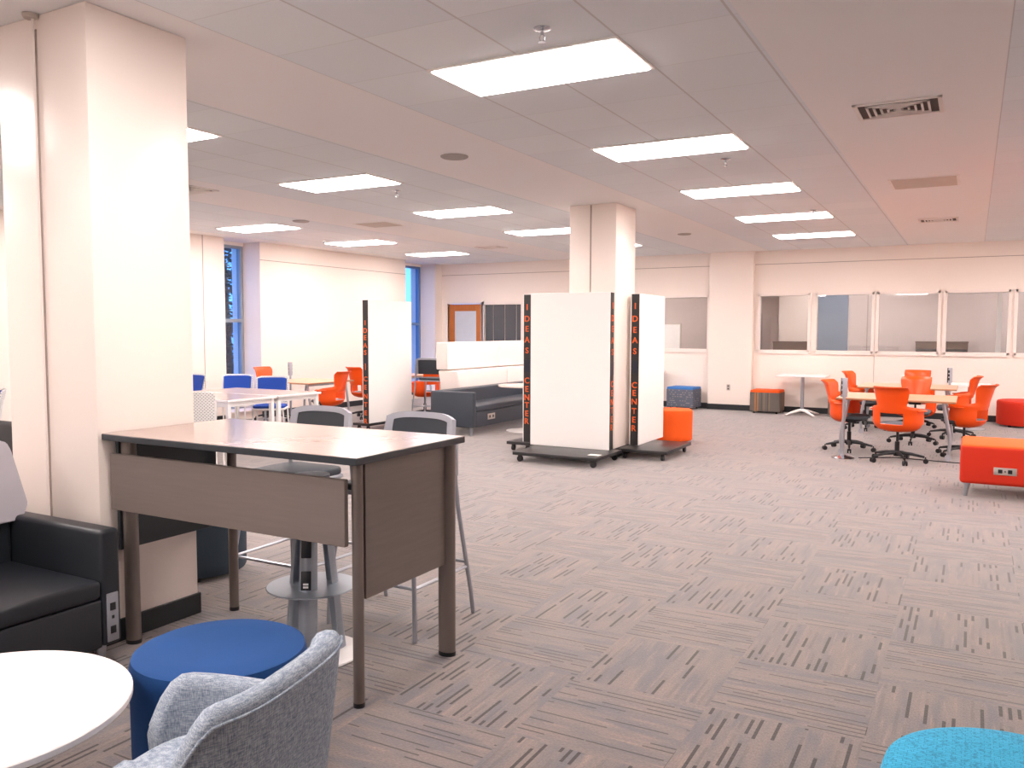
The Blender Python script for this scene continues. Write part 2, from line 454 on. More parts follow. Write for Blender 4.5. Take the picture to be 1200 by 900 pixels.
# pilaster on the back wall
struct(MB().box(-4.67, -3.8, BACK - .14, BACK - .001, 0, CEIL - .001, .004, 1).build('wall_pilaster', M['column'], smooth=False))
# soffit joints
struct(MB().box(LEFT + .002, -4.67, BACK - .006, BACK + .001, 2.875, 2.885).build('trim_1', M['groove'], smooth=False))
struct(MB().box(-3.8, RX, BACK - .006, BACK + .001, 2.875, 2.885).build('trim_2', M['groove'], smooth=False))
struct(MB().box(LEFT - .001, LEFT + .006, 10.93, 15.3, 2.82, 2.83).build('trim_3', M['groove'], smooth=False))
struct(MB().box(LEFT - .001, LEFT + .006, 9.66, 9.67, .1, CEIL).build('trim_4', M['groove'], smooth=False))
# baseboards
struct(MB().box(D1 + .08, -4.68, BACK - .015, BACK - .001, 0, .11).box(-3.79, RX, BACK - .015, BACK - .001, 0, .11).box(-4.68, -3.79, BACK - .155, BACK - .001 - .14, 0, .11).build('baseboard_back', M['baseboard'], smooth=False))
struct(MB().box(LEFT + .001, LEFT + .015, NY, 10.12, 0, .11).box(LEFT + .001, LEFT + .015, 10.93, 15.3, 0, .11).box(LEFT + .001, LEFT + .015, 16.47, BACK, 0, .11).build('baseboard_left', M['baseboard'], smooth=False))

# columns
CX0, CX1, CY0, CY1 = -4.47, -3.745, 2.57, 3.151
def column(x0, x1, y0, y1, groove_x, name):
    c = MB(); c.box(x0, x1, y0, y1, 0, CEIL - .001, .006, 2)
    root = struct(c.build(name, M['column']))
    MB().box(x0 - .012, x1 + .012, y0 - .012, y1 + .012, 0, .115, .003, 1).build('baseboard_band', M['baseboard'], root)
    return root
col1 = column(CX0, CX1, CY0, CY1, -4.14, 'column_near')
MB().box(-4.149, -4.13, CY0 - .004, CY0 + .002, .116, CEIL - .07).build('joint', M['groove'], col1)
MB().cyl((-4.139, CY0 - .014, .116), (-4.139, CY0 - .014, CEIL - .02), .007, seg=10).build('pipe', M['trim'], col1)
MB().lathe([(0, CEIL - .022), (.035, CEIL - .022), (.04, CEIL - .012), (.04, CEIL - .002), (0, CEIL - .002)], -4.139, CY0 - .02, 24).build('escutcheon', M['hatch'], col1)
col2 = column(-4.487, -3.86, 9.607, 10.27, 0, 'column_middle')
MB().box(-4.205, -4.19, 9.6, 9.61, .116, CEIL - .01).build('joint', M['groove'], col2)

# interior windows in the back wall
def pane_window(n, x0, x1):
    root = bpy.data.objects.new('window_%d' % n, None); COL.objects.link(root); root['kind'] = 'structure'; root.location = ((x0 + x1) / 2, BACK, PZ0)
    hw = (x1 - x0) / 2; H = PZ1 - PZ0
    f = MB(); t = .035
    f.box(-hw - .02, -hw + t, -.03, .12, -t, H + t); f.box(hw - t, hw + .02, -.03, .12, -t, H + t)
    f.box(-hw, hw, -.03, .12, -t - .03, .01); f.box(-hw, hw, -.03, .12, H - .01, H + t)
    f.build('window_frame', M['trim'], root, smooth=False)
    MB().box(-hw + t, hw - t, .04, .046, .01, H - .01).build('window_pane', M['gapglass'], root, smooth=False)
    return root
k = 2
for a, b in [(-6.9, -5.82), (-5.76, -4.7)] + panes:
    k += 1; pane_window(k, a, b)
# mullions (solid wall between panes)
mm = MB()
for (a, b), (c, d) in zip(panes[:-1], panes[1:]): mm.box(b, c, BACK + .001, BACK + .14, PZ0, PZ1)
mm.box(-5.82, -5.76, BACK + .001, BACK + .14, PZ0, PZ1)
struct(mm.build('trim_5', M['trim'], smooth=False))
struct(MB().box(-1.6, -1.592, BACK - .004, BACK + .001, .11, PZ0 - .07).build('trim_6', M['groove'], smooth=False))

# oak door and dark side window
dr = bpy.data.objects.new('door_1', None); COL.objects.link(dr); dr['kind'] = 'structure'; dr.location = (D0, BACK, 0)
wd = D1 - D0
f = MB(); f.box(-.06, 0, -.03, .15, 0, DT + .05); f.box(wd, wd + .05, -.03, .15, 0, DT + .05); f.box(0, wd, -.03, .15, DT, DT + .05)
f.build('door_frame', M['trim'], dr, smooth=False)
f = MB(); f.box(.01, .17, .03, .075, .01, DT - .01, .004, 1); f.box(wd - .17, wd - .01, .03, .075, .01, DT - .01, .004, 1)
f.box(.17, wd - .17, .03, .075, 2.03, DT - .01, .004, 1); f.box(.17, wd - .17, .03, .075, .01, .35, .004, 1)
f.build('door_leaf', M['wood'], dr)
MB().box(.16, wd - .16, .045, .06, .34, 2.04).build('glass_panel', M['frost'], dr, smooth=False)
MB().cyl((wd - .09, .03, 1.0), (wd - .09, -.03, 1.0), .012).cyl((wd - .09, -.03, 1.0), (wd - .2, -.03, 1.0), .01).build('door_handle', M['chrome'], dr)
sw = bpy.data.objects.new('window_1', None); COL.objects.link(sw); sw['kind'] = 'structure'; sw.location = (S0, BACK, .9)
ws = S1 - S0; hs = DT - .9
f = MB(); f.box(-.04, .03, -.03, .13, 0, hs + .04); f.box(ws - .03, ws + .04, -.03, .13, 0, hs + .04); f.box(0, ws, -.03, .13, hs - .03, hs + .04); f.box(0, ws, -.03, .13, -.03, .03)
f.build('window_frame', M['trim'], sw, smooth=False)
MB().box(.03, ws - .03, .05, .056, .03, hs - .03).build('window_pane', M['darkglass'], sw, smooth=False)
f = MB()
for q in (.24, .55, .85): f.box(q, q + .006, .044, .049, .03, hs - .03)
f.build('blind_cord', M['hatch'], sw, smooth=False)

# outer windows in the recesses
def outer_window(n, y0, y1, m, split):
    root = bpy.data.objects.new('window_%d' % n, None); COL.objects.link(root); root['kind'] = 'structure'; root.location = (LEFT - .47, y0, .12)
    W = y1 - y0; H = CEIL - .06 - .12; t = .06
    f = MB(); f.box(-.05, .05, 0, t, 0, H); f.box(-.05, .05, W - t, W, 0, H); f.box(-.05, .05, t, W - t, 0, .05); f.box(-.05, .05, t, W - t, H - .05, H)
    f.box(-.05, .07, t, W - t, split - .03, split + .03)
    f.build('window_frame', m, root, smooth=False)
    MB().box(-.004, .004, t, W - t, .05, H - .05).build('window_pane', M['outglass'], root, smooth=False)
    return root
outer_window(20, 10.12, 10.93, M['frame_grey'], 1.62)
outer_window(21, 15.3, 16.47, M['frame_blue'], 1.6)
struct(MB().box(LEFT - .43, LEFT + .03, 10.13, 10.92, .12, .15, .004, 1).build('trim_7', M['trim'], smooth=False))
struct(MB().box(LEFT - .43, LEFT + .03, 15.31, 16.46, .12, .15, .004, 1).build('trim_8', M['trim'], smooth=False))

# room behind the interior windows
RB = 19.6
struct(MB().box(-8.6, RX, BACK + .2, RB + .5, -.1, 0).build('floor_inner', M['carpet'], smooth=False))
struct(MB().box(-8.6, RX, BACK + .2, RB + .5, CEIL, CEIL + .1).build('ceiling_inner', M['partition'], smooth=False))
struct(MB().box(-8.6, RX, RB, RB + .15, 0, CEIL).build('wall_inner_back', M['partition'], smooth=False))
struct(MB().box(-8.7, -8.6, BACK + .15, RB, 0, CEIL).build('wall_inner_left', M['partition'], smooth=False))
struct(MB().box(-4.45, -4.3, BACK + .15, RB, 0, CEIL).build('wall_inner_divider', M['partition'], smooth=False))
struct(MB().box(RX - .1, RX, BACK + .15, RB, 0, CEIL).build('wall_inner_right', M['partition'], smooth=False))
# recess / alcove edge seen through the first pane
struct(MB().box(-3.82, -3.07, RB - .35, RB, 0, CEIL).build('wall_inner_pier', M['wall'], smooth=False))
sl = bpy.data.objects.new('window_22', None); COL.objects.link(sl); sl['kind'] = 'structure'; sl.location = (-2.75, RB, 0)
MB().box(-.34, -.29, -.05, 0, .3, CEIL - .2).box(.29, .34, -.05, 0, .3, CEIL - .2).box(-.29, .29, -.05, 0, .3, .35).box(-.29, .29, -.05, 0, CEIL - .25, CEIL - .2).box(-.29, .29, -.05, -.01, 1.95, 1.99).build('window_frame', M['slate'], sl, smooth=False)
MB().box(-.29, .29, -.03, -.01, .35, CEIL - .25).build('window_blind', M['slate'], sl, smooth=False)
struct(MB().box(-2.03, -2.01, RB - .01, RB, 0, CEIL).build('trim_9', M['groove'], smooth=False))
struct(MB().box(.36, .44, BACK + .6, BACK + .68, 0, CEIL).build('trim_10', M['white'], smooth=False))

def cabinet(loc, w_, h, label, mtop, dark=False):
    t = thing('credenza', label, 'cabinet', loc)
    MB().box(-w_ / 2, w_ / 2, -.22, .22, .04, h - .03, .006, 1).build('body', M['brownbox'], t)
    MB().box(-w_ / 2 - .01, w_ / 2 + .01, -.23, .23, h - .03, h, .004, 1).build('top', M['brownbox'], t)
    for sx in (-1, 1): MB().box(sx * w_ / 4 - w_ / 4 + .01, sx * w_ / 4 + w_ / 4 - .01, -.235, -.222, .08, h - .15, .003, 1).build('door', M['darkscreen'] if dark else M['brownbox'], t)
    return t
cabinet((-3.45, RB - .6, 0), .78, 1.35, 'brown wooden cabinet behind the first pane beside the square pillar', 0)
cabinet((-.56, RB - .25, 0), .95, 1.37, 'dark brown cabinet seen through the third and fourth panes', 0, True)
t = thing('whiteboard', 'white board on a stand in the small room past the pillar', 'whiteboard', (-6.3, 18.5, 0))
MB().box(-.5, .45, -.015, .015, .75, 1.72, .004, 1).build('board', M['whiteboard'], t)
MB().box(-.52, .47, -.018, .018, 1.72, 1.74).box(.45, .47, -.018, .018, .74, 1.74).box(-.52, -.5, -.018, .018, .74, 1.74).build('board_frame', M['hatch'], t, smooth=False)
for sx in (-.45, .4): MB().cyl((sx, .02, 0), (sx, .02, .8), .015).box(sx - .015, sx + .015, -.25, .25, 0, .03).build('leg', M['silver'], t)

# outside
struct(MB().box(-30, LEFT - .7, -5, 45, -.3, -.2).build('ground', M['pavement'], smooth=False))
tag(MB().box(-12.21, -12.15, 11.20, 11.38, -.2, 4.2, .02, 2).build('exterior_fin', M['fin']), 'pale vertical post outside the narrow window by the tree', 'post')
tr = thing('tree', 'dark leafy tree outside the narrow window', 'tree', (-14.6, 13.15, -.2))
MB().tube([(0, 0, 0), (.05, .03, 1), (-.03, .06, 2), (.05, 0, 3.2)], [.16, .13, .11, .05]).tube([(0, .05, 1.6), (.4, .3, 2.3), (.6, .5, 3)], [.07, .05, .02]).tube([(0, .05, 1.9), (-.4, -.3, 2.5), (-.6, -.5, 3.1)], [.06, .04, .02]).build('trunk', M['bark'], tr)
lf = bmesh.new()
for i in range(5200):
    a = random.gauss(0, 1); b = random.gauss(0, 1); c = random.random()
    p = Vector((a * .6, b * .6, .9 + c * 3.4)); s = random.uniform(.035, .085)
    e = Matrix.Rotation(random.uniform(0, 6.28), 3, 'Z') @ Matrix.Rotation(random.uniform(0, 3.14), 3, 'X')
    q = [p + e @ Vector(v) * s for v in ((-1, 0, 0), (0, -.5, .1), (1, 0, 0), (0, .5, .1))]
    lf.faces.new([lf.verts.new(v) for v in q])
link_mesh('leaves', lf, M['leaf'], tr, smooth=False)
bl = thing('neighbouring_building', 'pale building face outside the tall corner window', 'building', (-19, 27, -.2))
MB().box(-1.5, 1.5, -2.0, 2.0, 0, 2.3).build('wall', M['neighbour'], bl, smooth=False)
MB().box(-1.55, 1.55, -2.05, 2.05, 2.3, 2.45).build('cornice', M['slate'], bl, smooth=False)

# ------------------------------------------------------------------ ceiling fittings
def make_light():
    t = thing('ceiling_light', 'x', 'ceiling light')
    f = MB(); f.box(-.61, .61, -.305, -.285, -.012, .0); f.box(-.61, .61, .285, .305, -.012, 0); f.box(-.61, -.59, -.285, .285, -.012, 0); f.box(.59, .61, -.285, .285, -.012, 0)
    f.build('light_frame', M['vent'], t, smooth=False)
    MB().box(-.585, .585, -.28, .28, -.020, -.003, .004, 1).build('diffuser', M['lamp'], t, smooth=False)
    return t
LK = Kind(make_light)
rows = [(-2.923, 'column row over the open carpet', [
            'largest recessed ceiling light, nearest over the open carpet', 'second ceiling light of the row over the open carpet',
            'third ceiling light of the row over the open carpet', 'fourth ceiling light, just before the farthest of its row', 'farthest ceiling light over the orange chairs']),
        (-6.556, '', ['ceiling light mostly hidden by the near column, only its tip showing', 'ceiling light nearest to the near column with nothing covering it',
            'ceiling light between the two columns, beyond the round speaker', 'ceiling light whose end is covered by the middle column', 'sliver of ceiling light right behind the middle column']),
        (-10.26, '', ['ceiling light by the window wall hidden behind the near column', 'ceiling light by the window wall out past the near column',
            'ceiling light close to the narrow window', 'ceiling light midway along the window wall', 'smallest ceiling light, near the corner window'])]
for x0, _, labs in rows:
    for k, lab in enumerate(labs):
        if x0 < -10 and k < 1: continue
        LK.at(x0 + .61, 4.215 + 2.44 * k + .305, 0, lab, 'recessed ceiling lights', CEIL)
for k in range(1, 5): LK.at(.73 + .61, 4.215 + 2.44 * k + .305, 0, 'unseen ceiling light beyond the edge of the view', 'unseen side rows of ceiling lights', CEIL)  # unseen side row, there to light the room from the right
for k in range(1, 5): LK.at(4.38 + .61, 4.215 + 2.44 * k + .305, 0, 'unseen ceiling light beyond the edge of the view', 'unseen side rows of ceiling lights', CEIL)  # unseen outer row, added for general brightness
for k in (-1, -2, -3, -4):  # unseen lights added behind the camera to brighten the near column
    for x in (-10.26, -6.556, -2.923): LK.at(x + .61, 4.215 + 2.44 * k + .305, 0, 'unseen ceiling light added behind the viewpoint', 'unseen ceiling lights added behind the viewpoint', CEIL)
for x in (-6.8, -2.2, 1.0): LK.at(x, 17.7 if x < -5 else 18.2, 0, 'ceiling light in the inner room behind the glass', 'inner room ceiling lights', CEIL)

def sprinkler(x, y, label):
    t = thing('sprinkler_head', label, 'sprinkler', (x, y, CEIL), 0, 'ceiling sprinklers')
    MB().lathe([(0, -.001), (.045, -.001), (.045, -.006), (.02, -.014), (0, -.014)], seg=24).build('escutcheon', M['chrome'], t)
    MB().cyl((0, 0, -.014), (0, 0, -.04), .009, seg=12).tube([(.0, 0, -.03), (.016, 0, -.045), (.012, 0, -.062), (0, 0, -.068)], .003, 6).tube([(0, 0, -.03), (-.016, 0, -.045), (-.012, 0, -.062), (0, 0, -.068)], .003, 6).build('head', M['chrome'], t)
    MB().lathe([(0, -.068), (.02, -.07), (.02, -.073), (0, -.073)], seg=16).build('deflector', M['chrome'], t)
    return t
sprinkler(-2.0, 3.93, 'chrome sprinkler head before the largest ceiling light')
sprinkler(-2.02, 7.65, 'small sprinkler beside the second light over the carpet')
sprinkler(-5.7, 7.63, 'small sprinkler beside the light nearest the near column')
sprinkler(-1.86, 11.39, 'small sprinkler near the fourth light of the carpet row')
sprinkler(-10.0, 11.3, 'small sprinkler by the light midway along the window wall')

def round_speaker(x, y, r, label):
    t = thing('ceiling_speaker', label, 'speaker', (x, y, CEIL), 0)
    MB().lathe([(0, -.001), (r, -.001), (r, -.008), (r * .88, -.016), (r * .86, -.012), (0, -.012)], seg=40).build('rim', M['speaker'], t)
    MB().lathe([(0, -.0125), (r * .85, -.0125), (r * .8, -.018), (0, -.02)], seg=40).build('grille', M['speaker'], t)
round_speaker(-4.13, 6.39, .125, 'round ceiling speaker between the two columns')
round_speaker(-4.13, 13.2, .11, 'round ceiling speaker beyond the middle column')
round_speaker(-8.5, 9.1, .12, 'dark round ceiling fitting beside the light near the narrow window')

def vent(x, y, w_, d_, label):
    t = thing('ceiling_vent', label, 'air vent', (x, y, CEIL))
    f = MB(); b = .03
    f.box(-w_ / 2, w_ / 2, -d_ / 2, -d_ / 2 + b, -.012, 0, .003, 1); f.box(-w_ / 2, w_ / 2, d_ / 2 - b, d_ / 2, -.012, 0, .003, 1)
    f.box(-w_ / 2, -w_ / 2 + b, -d_ / 2, d_ / 2, -.012, 0, .003, 1); f.box(w_ / 2 - b, w_ / 2, -d_ / 2, d_ / 2, -.012, 0, .003, 1)
    f.build('vent_frame', M['vent'], t)
    MB().box(-w_ / 2 + b, w_ / 2 - b, -d_ / 2 + b, d_ / 2 - b, -.003, 0).build('vent_backing', M['ventdark'], t, smooth=False)
    s_ = MB()
    for i in range(5):
        q = .8 - i * .17; ww = (w_ / 2 - b) * q; dd = (d_ / 2 - b) * q; th = .014
        for a, c, e, g in ((-ww, ww, -dd, -dd + th), (-ww, ww, dd - th, dd), (-ww, -ww + th, -dd, dd), (ww - th, ww, -dd, dd)): s_.box(a, c, e, g, -.014, -.004)
    s_.build('louvres', M['vent'], t, smooth=False)
vent(-.51, 6.5, .56, .46, 'square louvred air vent in the ceiling near the bench')
vent(-.48, 13.2, .5, .4, 'farthest square air vent in the ceiling above the orange chairs')
vent(-8.0, 13.65, .5, .4, 'small ceiling air vent beyond the middle row lights')
vent(-7.72, 6.5, .5, .4, 'ceiling air vent partly covered by the near column')
def hatch(x, y, w_, d_, label):
    t = thing('return_grille', label, 'ceiling grille', (x, y, CEIL))
    MB().box(-w_ / 2, w_ / 2, -d_ / 2, d_ / 2, -.006, 0, .002, 1).build('frame', M['vent'], t)
    MB().box(-w_ / 2 + .03, w_ / 2 - .03, -d_ / 2 + .03, d_ / 2 - .03, -.009, -.002).build('grille', M['hatch'], t, smooth=False)
hatch(-.5, 9.83, .66, .66, 'flat beige return grille in the ceiling past the square vent')
hatch(-7.75, 9.95, .6, .5, 'flat beige ceiling panel between the window row lights')

# ------------------------------------------------------------------ high table by the column
TX0, TX1, TY0, TY1, TZ = -3.738, -2.14, 2.585, 3.40, 1.07
t = thing('high_table', 'tall grey-brown laminate table standing against the near column', 'table', (TX0, TY0, 0))
W, D = TX1 - TX0, TY1 - TY0
MB().box(0, W, 0, D, TZ - .032, TZ - .002, .002, 1).build('edge_band', M['edge'], t)['label'] = 'black table edge'
MB().box(.002, W - .002, .002, D - .002, TZ - .003, TZ).build('tabletop', M['laminate_top'], t, smooth=False)
MB().box(.02, W - .086, .028, .052, .69, .97, .002, 1).build('modesty_panel', M['laminate'], t)
def leg(x, y, rx, ry):
    b = MB(); b.lathe([(0, .02), (1, .02), (1, TZ - .033), (0, TZ - .033)], x, y, 28, 1, 1)
    for v in b.bm.verts: v.co.x = x + (v.co.x - x) * rx; v.co.y = y + (v.co.y - y) * ry
    o = b.build('leg', M['bronze'], t)
    f = MB(); f.lathe([(0, 0), (1.02, 0), (1.02, .02), (0, .02)], x, y, 28)
    for v in f.bm.verts: v.co.x = x + (v.co.x - x) * rx; v.co.y = y + (v.co.y - y) * ry
    f.build('foot_cap', M['black'], o)
leg(W - .07, .09, .024, .024)
leg(W - .06, .745, .045, .034)
leg(.068, .10, .04, .034)
leg(.13, .70, .026, .026)
MB().box(W - .072, W - .05, .118, .79, .455, TZ - .033, .002, 1).build('end_panel', M['laminate'], t)
MB().box(.02, .042, .06, .67, .48, TZ - .033, .002, 1).build('end_panel', M['edge'], t)  # panel coloured near black to stand in for shade beside the column
MB().box(.07, W - .09, .35, .38, TZ - .07, TZ - .033).build('rail', M['blackmetal'], t, smooth=False)

# power pedestal under the high table
hub = thing('power_pedestal', 'silver three-bladed power pedestal with round shelf under the tall table', 'power pedestal', (-2.78, 3.02, 0))
MB().lathe([(0, 0), (.235, 0), (.24, .005), (.235, .012), (0, .015)]).build('base_plate', M['white'], hub)['label'] = 'pale round base plate'
for i, a in enumerate((-60, 185, 58)):
    d = Vector((math.cos(R(a)), math.sin(R(a)), 0)); n = Vector((-d.y, d.x, 0))
    def blade(u, v, d=d, n=n):
        z = .014 + v * .86; rad = .165 - .09 * v; wd_ = .048 - .010 * v
        s_ = (u - .5) * 2
        return d * (rad - abs(s_) ** 2 * .045) + n * s_ * wd_ + Vector((0, 0, z))
    bo = MB().grid(blade, 8, 6, thick=.006).build('blade', M['hubmetal'], hub)
    if i == 0:
        for zc in (.72, .55, .40):
            r_ = .168 - .09 * (zc / .87)
            mt = Matrix.Translation(d * (r_ + .004) + Vector((0, 0, zc))) @ Matrix.Rotation(R(a), 4, 'Z') @ Matrix.Rotation(R(-6), 4, 'Y')
            ob = MB().box(-.004, .004, -.024, .024, -.045, .045, .003, 2, mtx=mt).build('outlet', M['black'], bo)
        mt = Matrix.Translation(d * (.128 + .008) + Vector((0, 0, .385))) @ Matrix.Rotation(R(a), 4, 'Z')
        MB().box(-.001, .006, -.012, .012, -.004, .004, mtx=mt).box(-.001, .006, -.012, .012, -.018, -.010, mtx=mt).build('usb_port', M['white'], bo)
MB().lathe([(0, .335), (.215, .335), (.22, .339), (.215, .343), (0, .343)]).build('shelf', M['hubmetal'], hub)
MB().lathe([(0, .87), (.09, .87), (.09, .885), (0, .885)]).build('top_cap', M['hubmetal'], hub)

# ------------------------------------------------------------------ stools
def make_stool():
    t = thing('bar_stool', 'x', 'stool')
    # faces -Y
    def back(u, v):
        x = (u - .5) * .50 * (1 - .10 * v); z = .84 + v * .275
        r_ = abs(u - .5) * 2
        return Vector((x, .21 + .05 * v - .05 * r_ ** 2 + .0, z - .03 * r_ ** 4 * v))
    MB().grid(back, 14, 6, thick=.006).build('backrest_mesh', M['mesh'], t)['label'] = 'dark mesh back'
    rim = []
    for i in range(15): rim.append(back(i / 14, 1) + Vector((0, .0, .0)))
    fr = MB()
    fr.grid(lambda u, v: back(u, 1) + Vector((0, -.011 - .006 * v, .006 - .034 * v)), 14, 2, thick=-.026)
    for s_ in (0, 1):
        fr.grid(lambda u, v, s_=s_: back(s_ + (1 - 2 * s_) * .10 * u * (1 - .0 * v), v) + Vector((0, -.011, 0)), 2, 6, thick=-.026)
    fr.build('backrest_frame', M['greyplastic'], t)
    MB().prism(rrect(.44, .42, .09, cy=-.02), .735, .775, .012).build('seat', M['mesh'], t)
    MB().prism(rrect(.455, .435, .09, cy=-.02), .715, .737, .004).build('seat_pan', M['greyplastic'], t)
    for sx in (-1, 1):
        up = MB().tube([(sx * .235, .215, .92), (sx * .24, .20, .80), (sx * .255, .205, .62), (sx * .30, .27, .12), (sx * .305, .285, .0)], .0125, 10).build('leg', M['silver'], t)
        MB().box(sx * .235 - .014, sx * .235 + .014, .20, .225, .78, 1.0, .006, 2).build('bracket', M['greyplastic'], up)
        MB().tube([(sx * .20, -.10, .722), (sx * .23, -.18, .70), (sx * .275, -.235, .25), (sx * .285, -.245, .0)], .0125, 10).build('leg', M['silver'], t)
    MB().tube([(-.275, -.235, .27), (.275, -.235, .27)], .009, 8).build('footrest', M['silver'], t)
    for sx in (-1, 1): MB().tube([(sx * .275, -.235, .27), (sx * .285, .24, .27)], .009, 8).build('side_rail', M['silver'], t)
    MB().tube([(-.285, .24, .30), (.285, .24, .30)], .009, 8).build('rear_rail', M['silver'], t)
    return t
ST = Kind(make_stool)
ST.at(-2.71, 3.62, 0, 'grey mesh-back bar stool at the open-carpet end of the tall table')
ST.at(-3.44, 3.62, 0, 'grey mesh-back bar stool next to the near column')
ST.at(-8.0, 11.72, R(190), 'small distant grey stool between the lone mobile whiteboard and the cream screen')

# ------------------------------------------------------------------ foreground lounge group
def round_ottoman(name, x, y, r, h, mt, ms, label, feet=True, group=None):
    t = thing(name, label, 'ottoman', (x, y, 0), 0, group)
    MB().lathe([(0, h), (r * .6, h), (r * .9, h - .002), (r * .975, h - .012), (r, h - .04), (r * 1.0, h - .06)], seg=64).lathe([(0, h - .0601), (r, h - .06)], seg=64).build('seat_pad', mt, t, angle=50)
    MB().lathe([(r * .998, h - .06), (r * .99, .10), (r * .985, .05), (r * .96, .035), (0, .035)], seg=64).build('side', ms, t, angle=50)
    for k in range(4):
        a = R(45 + 90 * k); MB().cyl((r * .75 * math.cos(a), r * .75 * math.sin(a), 0), (r * .75 * math.cos(a), r * .75 * math.sin(a), .04), .025).build('foot', M['black'], t)
    return t
round_ottoman('round_ottoman', -2.315, 2.04, .30, .46, M['blue'], M['blue'], 'royal blue round ottoman beside the tall table')
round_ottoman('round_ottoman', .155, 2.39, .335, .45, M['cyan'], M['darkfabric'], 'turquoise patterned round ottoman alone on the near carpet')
round_ottoman('round_ottoman', -4.38, 3.70, .30, .56, M['navy'], M['navy'], 'dark teal round ottoman just behind the near column')
round_ottoman('round_ottoman', -3.70, 11.45, .27, .47, M['orangefab'], M['orangefab'], 'orange round ottoman behind the mobile whiteboards')
o_ = round_ottoman('round_ottoman', .80, 16.2, .42, .44, M['redorange'], M['redorange'], 'wide red-orange round ottoman against the back wall')

t = thing('side_table', 'low round white table between the black sofa and tweed chair', 'table', (-2.53, 1.29, 0))
MB().lathe([(0, .455), (.44, .455), (.447, .46), (.447, .476), (.443, .48), (0, .48)], seg=96).build('tabletop', M['white'], t)
MB().cyl((0, 0, .02), (0, 0, .455), .03, seg=24).build('post', M['silver'], t)
MB().lathe([(0, 0), (.25, 0), (.255, .008), (.2, .018), (0, .024)], seg=48).build('base', M['silver'], t)

# tweed tub chair: occupant faces -X
t = thing('tub_chair', 'blue-grey tweed tub chair in front of the blue ottoman', 'chair', (-1.69, 1.38, 0), R(12))
def rimh(a):          # a: angle from +X (back) in degrees
    a = abs(a)
    if a < 40: return .785
    k = min(1, (a - 40) / 26); k = k * k * (3 - 2 * k)
    h = .785 - .205 * k
    if a > 122: h -= .13 * ((a - 122) / 16) ** 2
    return h
def shell_pt(a, z, inset, flat=False):
    k = 1 - .20 * ((.80 - z) / .55) ** 1.2
    n_ = 3.2; ca, sa = math.cos(R(a)), math.sin(R(a))
    rx, ry = .335 - inset, .36 - inset
    d_ = (abs(ca) ** n_ + abs(sa) ** n_) ** (-1 / n_)
    ext = 1.0 if (ca > 0 or flat) else 1.36
    return Vector((rx * d_ * ca * k * ext, ry * d_ * sa * (k * .5 + .5), z))
AM = 138
def tub(u, v):
    a = (u - .5) * 2 * AM; top = rimh(a); lo = .23
    if v < .42: return shell_pt(a, lo + (top - .03 - lo) * (v / .42), 0)
    if v > .58: return shell_pt(a, lo + (top - .03 - lo) * ((1 - v) / .42), .068)
    s_ = (v - .42) / .16 * PI
    return shell_pt(a, top - .03 + .03 * math.sin(s_), .034 - .034 * math.cos(s_))
b = MB(); NU_, NV_ = 64, 30
TV = [[b.bm.verts.new(tub(i / NU_, j / NV_)) for j in range(NV_ + 1)] for i in range(NU_ + 1)]
for i in range(NU_):
    for j in range(NV_): b.bm.faces.new((TV[i][j], TV[i + 1][j], TV[i + 1][j + 1], TV[i][j + 1]))
    b.bm.faces.new((TV[i][0], TV[i][NV_], TV[i + 1][NV_], TV[i + 1][0]))
for col_ in (TV[0], TV[-1]):          # padded arm fronts
    c_ = sum((v.co for v in col_), Vector()) / len(col_); t_ = Vector((-.022, 0, 0))
    mid = [b.bm.verts.new(c_ + (v.co - c_) * .7 + t_ * .8) for v in col_]; cen = b.bm.verts.new(c_ + t_)
    n_ = len(col_)
    for j in range(n_):
        b.bm.faces.new((col_[j], col_[(j + 1) % n_], mid[(j + 1) % n_], mid[j])); b.bm.faces.new((mid[j], mid[(j + 1) % n_], cen))
b.build('shell', M['tweed'], t, angle=60)
pipe = [shell_pt(a, rimh(a) - .028, -.003) for a in range(-AM, AM + 1, 4)]
MB().tube(pipe, .004, 8).build('piping', M['tweed'], t)
def seatp(u, v): return None
sp = []
for i in range(48):
    a = 360 * i / 48; p = shell_pt(a, .45, .076, True)
    sp.append((p.x, p.y))
MB().prism(sp, .27, .45, .035).build('seat_cushion', M['tweed'], t, angle=60)
for sx in (-1, 1):
    for sy in (-1, 1): MB().cyl((sx * .2, sy * .17, .27), (sx * .27, sy * .23, 0), .016, .011, 12).build('leg', M['silver'], t)

# black sofa with pale high back (faces +X)
def sofa(name, label, x0, x1, y0, y1, mbody, mback, z_arm, backspec, arm_near=True, arm_far=True, seatz=.42, zb=.10):
    t = thing(name, label, 'sofa', (x0, y0, 0)); W_, L = x1 - x0, y1 - y0; at = .10
    MB().box(.16, W_, at, L - at, zb, seatz - .09, .012, 3).build('base', mbody, t)
    MB().box(.17, W_ + .005, at + .002, L - at - .002, seatz - .09, seatz, .022, 4).build('seat_cushion', mbody, t)
    for k, (a, c) in enumerate(((0, at), (L - at, L))):
        if (k == 0 and arm_near) or (k == 1 and arm_far): MB().box(0, W_ + .002, a, c, zb, z_arm, .022, 4).build('arm', mbody, t)
    MB().box(0, .18, at, L - at, zb, z_arm, .022, 4).build('backrest', mbody, t)
    for sx in (.08, W_ - .07):
        for yy in (.07, L - .07): MB().cyl((sx, yy, zb), (sx, yy, 0), .03, .02, 14).build('leg', M['silver'], t)
    return t, W_, L
t, W_, L = sofa('sofa', 'black vinyl sofa arm and seat beside the tall table', -4.38, -3.50, .62, 2.50, M['leather'], None, .65, None)
